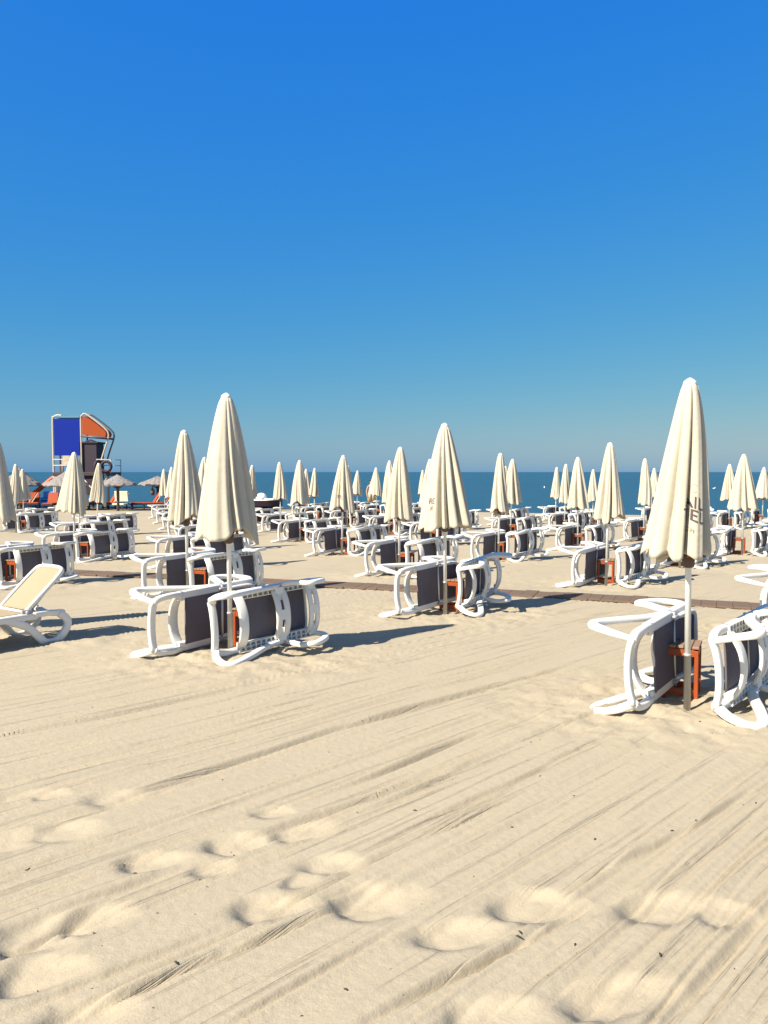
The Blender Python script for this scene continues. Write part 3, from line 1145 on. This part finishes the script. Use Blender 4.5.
# ------------------------------------------------------------------ lifeguard tower
def tower():
    Y = 47.0
    rx0, _ = ray(53, 500); rx1, _ = ray(111, 500)
    x0, x1 = rx0 * Y, rx1 * Y
    W = x1 - x0
    zg = gz((x0 + x1) / 2, Y)
    def zz(py): return CAM_H + ray(80, py)[1] * Y - zg
    root = empty('lifeguard_tower', (x0, Y, zg))
    tag(root, 'tall lifeguard tower with royal blue panel and orange awning above a dark platform', 'lifeguard tower')
    D = 1.9
    def PX(px_): return (ray(px_, 450)[0] - ray(53, 450)[0]) * Y
    zp = zz(474)                 # platform
    mid = (ray(82, 450)[0] - ray(53, 450)[0]) * Y
    ztop = zz(416)
    mb = MB(); mb.box((W / 2, D / 2, zp), (W, D, .22), None, .02)
    mb.build('platform', M['dark_wood'], root)
    for (x, y) in ((.12, .1), (mid, .1), (W - .2, .1), (.12, D - .1), (mid, D - .1), (W - .2, D - .1)):
        mb = MB(); mb.box((x, y, zp / 2 - .2), (.12, .12, zp + .2), None, .01)
        mb.build('post', M['dark_wood'] if x > 1 else M['tube'], root)
    # cross braces and a boarded lower store
    mb = MB()
    for (xa, za, xb, zb) in ((.12, .1, mid, zp - .2), (mid, .1, .12, zp - .2), (mid, zp - .2, W - .2, .1), (W - .2, zp - .2, mid, .1)):
        mb.tube([(xa, .1, za), (xb, .1, zb)], .035, None, 8)
    mb.build('brace', M['tube'], root)
    # frame: two rounded hoops with the blue panel between, awning to the right
    for y in (.08, D * .55):
        mb = MB()
        mb.tube(spline([(.05, y, 0), (.05, y, zp), (.05, y, ztop - .35), (.12, y, ztop - .06), (.35, y, ztop + .05), (.62, y, ztop + .02)], 5), .06, None, 10)
        mb.tube(spline([(PX(px_), y, zz(py_)) for px_, py_ in ((82, 474), (82, 440), (82, 419), (83.2, 415.3), (86, 413.6), (91, 416.5), (99, 422.5), (106.5, 429), (109.3, 433.5), (108.8, 439), (105, 450), (101.5, 461))], 5), .05, None, 10)
        mb.build('frame', M['tube'] if y < .5 else M['dark_tube'], root)
    zb = zz(455.5)
    mb = MB(); mb.box(((.12 + mid - .06) / 2, .06, (zb + ztop - .17) / 2), (mid - .20, .05, ztop - .17 - zb), None, .01)
    mb.build('blue_panel', M['blue_panel'], root)
    mb = MB(); mb.box(((.2 + mid) / 2, D * .28, ztop - .06), (mid - .25, D * .55, .12), None, .02)
    mb.build('roof_cover', M['teal'], root)
    # awning: a thick tarpaulin with sloped top
    mb = MB()
    prof = [(PX(a), zz(b)) for a, b in ((83.6, 417.5), (86.2, 416), (98.5, 424.2), (106, 430.5), (107.6, 433.5), (106.5, 436.8), (83.6, 434.5))]
    ya, yb = .0, D * .52
    n = len(prof)
    V = [(x, ya, z) for x, z in prof] + [(x, yb, z) for x, z in prof]
    mb.add(V, [tuple(range(n)), tuple(range(2 * n - 1, n - 1, -1))] + [(k, k + n, (k + 1) % n + n, (k + 1) % n) for k in range(n)])
    mb.build('awning', M['tower_orange'], root)
    for y in (-.02, D * .5):
        mb = MB()
        mb.tube([(PX(82.5), y, zz(436.2)), (PX(108.5), y, zz(438.4))], .06, None, 8)
        mb.build('awning_rail', M['dark_tube'], root)
    # dark cabin hung under the awning
    xa, xb = (ray(80, 450)[0] - ray(53, 450)[0]) * Y, (ray(97, 450)[0] - ray(53, 450)[0]) * Y
    mb = MB(); mb.box(((xa + xb) / 2, .75, (zz(443) + zz(495)) / 2), (xb - xa, 1.2, zz(443) - zz(495)), None, .03)
    mb.box(((xa + xb) / 2, .75, zz(442.5)), (xb - xa + .2, 1.35, .10), None, .02)
    mb.build('cabin', M['dark_panel'], root)
    mb = MB(); mb.tube(spline([(xa + .2, .5, zz(442)), (xa + .5, .5, zz(440)), (xb - .3, .5, zz(441)), (xb - .1, .5, zz(442.5))], 4), .06, .12, 8)
    mb.build('cabin_lid', M['boat_white'], root)
    # railing
    mb = MB()
    zr = zz(459.5)
    for z in (zr, (zr + zp) / 2 + .08):
        mb.tube([(.05, .04, z), (xa, .04, z)], .03, None, 8)
        mb.tube([(xb, .04, z), (W, .04, z), (W, D - .05, z)], .03, None, 8)
    for x in (.6, 1.2, xb + .1, W):
        mb.tube([(x, .04, zp), (x, .04, zr)], .026, None, 8)
    mb.tube([(W, D - .05, zp), (W, D - .05, zr)], .026, None, 8)
    mb.build('railing', M['tube'], root)
    # life ring and chair are things of their own
    xr = (ray(107.5, 466)[0] - ray(53, 466)[0]) * Y
    ring = MB()
    ring.tube([(.30 * math.cos(a * PI / 12), 0, .30 * math.sin(a * PI / 12)) for a in range(24)], .085, None, 10, up=(0, 1, 0), closed=True)
    rg = ring.build('life_ring', M['dark_panel'])
    rg.location = (x0 + xr, Y - .10, zg + zz(466.5))
    tag(rg, 'dark life ring hung on the tower railing, the full round one', 'life ring')
    ring2 = rg.copy(); C.objects.link(ring2)
    ring2.location = (x0 + xr - .48, Y + .02, zg + zz(466))
    ring2.rotation_euler = (0, 0, R(62))
    tag(ring2, 'dark life ring seen edge-on beside the round one on the railing', 'life ring')
    ch = empty('armchair', (x0 + (ray(60.5, 460)[0] - ray(53, 460)[0]) * Y, Y + .8, zg + zp + .11))
    tag(ch, 'small tan chair standing on the lifeguard tower platform', 'chair')
    mb = MB(); mb.box((0, 0, .44), (.46, .44, .05), None, .01); mb.build('seat', M['tube'], ch)
    mb = MB(); mb.box((0, .22, .74), (.46, .05, .55), None, .015); mb.build('backrest', M['tube'], ch)
    for sx in (-1, 1):
        for sy in (-1, 1):
            mb = MB(); mb.box((sx * .2, sy * .19, .21), (.045, .045, .42), None, .005); mb.build('leg', M['dark_tube'], ch)


tower()

# ------------------------------------------------------------------ thatched parasols
def thatched(px, Y, wpx, top_py, rim_py, label, seed):
    rx, _ = ray(px, rim_py)
    x = rx * Y
    zg = gz(x, Y)
    ztop = CAM_H + ray(px, top_py)[1] * Y - zg
    zrim = CAM_H + ray(px, rim_py)[1] * Y - zg
    r = wpx / F_PX * Y / 2
    root = empty('thatched_parasol', (x, Y, zg))
    tag(root, label, 'thatched parasol', 'thatched parasols near the waterline')
    rr = random.Random(seed)
    mb = MB()
    n, m = 40, 10
    V = []
    for a in range(m + 1):
        u = a / m
        for k in range(n):
            th = 2 * PI * k / n
            q = r * u ** 1.08 * (1 + (rr.uniform(-.05, .05) if a > 0 else 0))
            z = ztop - (ztop - zrim) * u ** .86 + rr.uniform(-.02, .02) - (rr.uniform(0, .12) if a == m else 0)
            V.append((q * math.cos(th), q * math.sin(th), z))
    for a in (m, m // 2, 0):
        u = a / m
        for k in range(n):
            th = 2 * PI * k / n
            V.append((r * .95 * u * math.cos(th), r * .95 * u * math.sin(th), ztop - (ztop - zrim) * u ** .86 - .14))
    Fc = []
    for a in range(m + 3):
        for k in range(n):
            k2 = (k + 1) % n
            Fc.append((a * n + k, a * n + k2, (a + 1) * n + k2, (a + 1) * n + k))
    mb.add(V, Fc, False)
    mb.build('thatch_roof', M['thatch'], root)
    mb = MB(); mb.tube([(0, 0, -.2), (.02, 0, zrim * .5), (0, 0, ztop - .12)], .085, None, 10); mb.build('post', M['trunk'], root)
    mb = MB()
    for k in range(6):
        th = k * PI / 3 + .3
        mb.tube([(.05 * math.cos(th), .05 * math.sin(th), zrim - .28), (r * .6 * math.cos(th), r * .6 * math.sin(th), zrim + (ztop - zrim) * .36 - .14)], .025, None, 6)
    mb.build('strut', M['trunk'], root)
    return root


thatched(20, 49, 40, 467, 484, 'thatched parasol half hidden behind two closed parasols at the far left', 1)
thatched(66, 45, 43, 470.5, 484, 'thatched parasol standing in front of the lifeguard tower', 2)
thatched(117.5, 44, 37, 474, 483.5, 'thatched parasol at the side of the tower, over the orange loungers', 3)
thatched(157.5, 48, 37, 475.5, 483.5, 'thatched parasol with a basket hung from its rim, farthest from the tower', 4)

mb = MB()
mb.lathe([(.02, -.20), (.10, -.19), (.14, -.05), (.13, .10), (.05, .20), (.01, .34)], 12)
b = mb.build('hanging_basket', M['trunk'])
b.location = (ray(152.5, 492)[0] * 47.3, 47.3, CAM_H + ray(152.5, 492)[1] * 47.3)
tag(b, 'small brown basket hanging from the rim of a thatched parasol', 'basket')

# ------------------------------------------------------------------ orange loungers by the waterline
def make_orange():
    root = empty('orange_lounger')
    mb = MB(); mb.box((0, 0, .32), (1.9, .62, .07), None, .015)
    mb.build('frame', M['dark_wood'], root)
    for sx in (-.8, .75):
        for sy in (-.26, .26):
            mb = MB(); mb.box((sx, sy, .14), (.07, .06, .30), None, .006); mb.build('leg', M['dark_wood'], root)
    mb = MB(); mb.box((-.30, 0, .39), (1.2, .58, .07), None, .025); mb.build('cushion', M['orange'], root)
    mb = MB(); mb.box((.62, 0, .66), (.09, .58, .80), Matrix.Rotation(R(32), 3, 'Y'), .03); mb.build('backrest', M['orange'], root)
    mb = MB(); mb.box((.70, 0, .63), (.05, .62, .74), Matrix.Rotation(R(32), 3, 'Y'), .01); mb.build('back_frame', M['cream'], root)
    return root


oproto = make_orange()
freeze(oproto)
OL = [(9, 507, 60, 'orange lounger at the far left edge, behind the closed parasols'), (22, 506, 20, 'orange lounger just right of two closed parasols at the far left'),
      (34, 509, 110, 'orange lounger below the slide of the blue pedal boat'), (51, 510, 100, 'orange lounger under the thatched parasol in front of the tower'),
      (103, 507, 30, 'orange lounger between the tower and the cream sheet'), (113, 509, -10, 'orange lounger with its foot under the cream sheet'),
      (146, 506.5, 25, 'orange lounger standing alone with a raised back, beside open sand'), (158, 508, 15, 'orange lounger under the thatched parasol with the basket')]
for n_, (px, py, a, lab) in enumerate(OL):
    o = oproto if n_ == 0 else copy_tree(oproto)
    x, y = gpt(px, py)
    y = min(y, 46.5); x = ray(px, py)[0] * y
    o.location = (x, y, gz(x, y))
    o.rotation_euler = (0, 0, R(a))
    tag(o, lab, 'sun lounger', 'orange loungers near the waterline')
mb = MB()
mb.box((0, 0, .80), (.78, .06, .62), Matrix.Rotation(R(12), 3, 'X'), .02)
mb.box((0, -.25, .35), (.78, .5, .10), None, .02)
x, y = gpt(121.5, 508); y = min(y, 45.5)
o = mb.build('cream_cushion', M['cream'])
o.location = (ray(121.5, 503)[0] * y, y, gz(0, y) + .02)
tag(o, 'pale cream cushion propped up between two orange loungers', 'cushion')

# ------------------------------------------------------------------ pedal boat with slide
def pedalo():
    Y = 50.0
    x = ray(46.5, 500)[0] * Y
    root = empty('pedal_boat', (x, Y, gz(x, Y)), R(8))
    tag(root, 'blue pedal boat with an orange slide parked left of the lifeguard tower', 'pedal boat')
    for s in (-1, 1):
        mb = MB()
        mb.tube(spline([(-1.5, s * .55, .28), (-1.1, s * .55, .22), (0, s * .55, .2), (1.0, s * .55, .22), (1.5, s * .55, .4)], 4), [.05] + [.24] * 15 + [.06], None, 10, up=(0, 0, 1))
        mb.build('float', M['blue_hull'], root)
    mb = MB(); mb.box((0, 0, .55), (2.2, 1.3, .18), None, .04); mb.box((.4, 0, .82), (.9, 1.2, .42), None, .08); mb.build('deck', M['blue_hull'], root)
    mb = MB()
    mb.tube(spline([(-1.15, 0, .75), (-.7, 0, .95), (.2, 0, 1.70), (.55, 0, 1.95), (.75, 0, 1.98)], 5), .15, .22, 8, up=(0, 1, 0))
    mb.build('slide', M['slide'], root)
    mb = MB()
    for s in (-1, 1):
        mb.tube([(.75, s * .2, .6), (.68, s * .2, 1.95)], .03, None, 6)
    mb.build('ladder', M['tube'], root)


pedalo()

# ------------------------------------------------------------------ boat on the shore
def boat():
    Y = 47.2
    xa, xb = ray(246, 500)[0] * Y, ray(282, 500)[0] * Y
    x = (xa + xb) / 2
    L = (xb - xa) * 1.02
    zg = max(gz(x, Y), SEA_Z)
    root = empty('motor_boat', (x, Y, zg - .05))
    tag(root, 'dark-hulled boat with a white wheelhouse lying at the waterline', 'boat')
    mb = MB()
    n = 14
    secs = []
    for a in range(n + 1):
        u = a / n
        w_ = .62 * (math.sin(PI * min(1, .12 + u * .62)) if u < .6 else math.sin(PI * (.12 + .6 * .62)) * (1 - ((u - .6) / .4) ** 2.2) + .01)
        sh = .56 + .05 * (u - .4) ** 2 + .10 * max(0, u - .6)
        px_ = -L / 2 + L * u
        secs.append([(px_, -w_, sh), (px_, -w_ * .85, .22), (px_, 0, .02 + .2 * max(0, u - .75)), (px_, w_ * .85, .22), (px_, w_, sh)])
    V = [p for s in secs for p in s]
    Fc = []
    for a in range(n):
        for k in range(4):
            Fc.append((a * 5 + k, a * 5 + k + 1, (a + 1) * 5 + k + 1, (a + 1) * 5 + k))
        Fc.append((a * 5 + 4, a * 5, (a + 1) * 5, (a + 1) * 5 + 4))
    Fc.append((0, 1, 2, 3, 4))
    mb.add(V, Fc)
    mb.build('hull', M['boat_dark'], root)
    mb = MB()
    for s in (0, 4):
        mb.tube([(p[s][0], p[s][1], p[s][2] + .03) for p in secs], .04, None, 8)
    mb.build('gunwale', M['boat_white'], root)
    mb = MB()
    mb.lathe([(.36, .56), (.34, .78), (.26, .92), (.14, 1.0), (.03, 1.02)], 16, (-.15, 0, 0))
    mb.box((.42, 0, .62), (.7, .7, .12), None, .04)
    mb.build('wheelhouse', M['boat_white'], root)


boat()

# ------------------------------------------------------------------ person by the sea, mostly hidden by a closed parasol
def person():
    Y = 41.5
    x = ray(371.2, 500)[0] * Y
    root = empty('person', (x, Y, gz(x, Y)), R(20))
    tag(root, 'person in tan shorts standing behind a closed parasol near the water', 'person')
    P = [(0, 0, .93), (0, .01, 1.12), (0, .0, 1.33), (0, .01, 1.46), (0, 0, 1.55), (0, -.02, 1.66), (0, -.01, 1.73),
         (-.10, 0, .86), (-.11, -.02, .48), (-.115, .03, .09), (-.12, -.10, .03), (.10, 0, .86), (.115, -.02, .48), (.13, .03, .09), (.14, -.10, .03),
         (-.18, .01, 1.40), (-.25, .02, 1.14), (-.24, -.06, .90), (-.235, -.09, .80), (.18, .01, 1.40), (.25, .02, 1.14), (.24, -.06, .90), (.235, -.09, .80)]
    Ed = [(0, 1), (1, 2), (2, 3), (3, 4), (4, 5), (5, 6), (0, 7), (7, 8), (8, 9), (9, 10), (0, 11), (11, 12), (12, 13), (13, 14), (3, 15), (15, 16), (16, 17), (17, 18), (3, 19), (19, 20), (20, 21), (21, 22)]
    rad = [(.15, .11), (.135, .10), (.165, .11), (.10, .08), (.055, .055), (.085, .10), (.07, .08),
           (.092, .095), (.062, .062), (.042, .045), (.035, .03), (.092, .095), (.062, .062), (.042, .045), (.035, .03),
           (.058, .055), (.045, .045), (.032, .034), (.03, .02), (.058, .055), (.045, .045), (.032, .034), (.03, .02)]
    me_ = bpy.data.meshes.new('body')
    me_.from_pydata(P, Ed, [])
    me_.materials.append(M['skin'])
    o = bpy.data.objects.new('body', me_)
    C.objects.link(o); o.parent = root
    o.modifiers.new('skin', 'SKIN')
    sv = me_.skin_vertices[0].data
    for v, r in zip(sv, rad): v.radius = r
    sv[0].use_root = True
    sb = o.modifiers.new('sub', 'SUBSURF'); sb.levels = 2; sb.render_levels = 2
    h = MB(); h.lathe([(.095, 1.68), (.105, 1.74), (.08, 1.80), (.02, 1.825)], 14, (0, .01, 0)); h.build('hair', M['hair'], root)
    t = MB()
    for s in (-1, 1):
        t.tube([(s * .06, 0, .98), (s * .095, 0, .86), (s * .112, -.01, .62)], [.115, .115, .095], [.125, .12, .10], 12, up=(0, 1, 0))
    t.build('shorts', M['shorts'], root)


person()

# ------------------------------------------------------------------ gulls on the water
GU = [(544.5, 488, 'white gull floating far out in the gap left of the closed parasols'), (714, 489, 'white gull on the sea beside the parasol lettered AIL'), (712, 511, 'white gull in the shallows beside the large lettered parasol'),
      (124, 495.5, 'white gull on the water between two thatched parasols')]
for px, py, lab in GU:
    rx, rz = ray(px, py)
    y = (SEA_Z - CAM_H) / rz
    sc = max(1.0, y * .0010 / .10)
    g = MB()
    g.tube(spline([(-.24, 0, .10), (-.12, 0, .06), (.06, 0, .06), (.16, 0, .12), (.19, 0, .20), (.26, 0, .21)], 4), [.01, .03, .05, .07, .08, .085, .085, .085, .085, .08, .07, .06, .05, .045, .045, .045, .045, .04, .03, .015, .006], None, 8, up=(0, 1, 0))
    o = g.build('gull', M['gull'])
    o.location = (rx * y, y, SEA_Z); o.rotation_euler = (0, 0, random.uniform(0, 6)); o.scale = (min(sc, 1.2),) * 3
    tag(o, lab, 'gull', 'gulls resting on the sea')

# ------------------------------------------------------------------ bits of dry weed and shell on the sand
mb = MB()
lit = [(30, 871), (135, 870), (93, 934), (176, 968), (346, 993), (92, 707), (415, 810), (512, 825), (595, 840), (672, 833), (756, 805), (540, 778), (574, 795), (531, 742), (700, 725), (712, 735), (520, 936), (518, 940), (660, 958), (575, 946)]
for _ in range(60):
    lit.append((random.uniform(0, 768), 690 + 330 * random.random() ** 1.3))
for n_, (px, py) in enumerate(lit):
    x, y = gpt(px, py)
    z = sand_z(x, y)
    s = random.uniform(.004, .007) if n_ < 20 else random.uniform(.0018, .0035)
    for _ in range(3 if n_ < 3 else 1):
        a = random.uniform(0, 6.28)
        dx, dy = random.uniform(-.012, .012) * (n_ < 3), random.uniform(-.012, .012) * (n_ < 3)
        mb.tube([(x + dx - math.cos(a) * s * 1.4, y + dy - math.sin(a) * s * 1.4, z + s * .3), (x + dx, y + dy, z + s * .6), (x + dx + math.cos(a) * s * 1.4, y + dy + math.sin(a) * s * 1.4, z + s * .3)], [s * .3, s * .6, s * .3], None, 6, up=(0, 0, 1))
o = mb.build('beach_debris', M['litter'])
tag(o, kind='stuff')
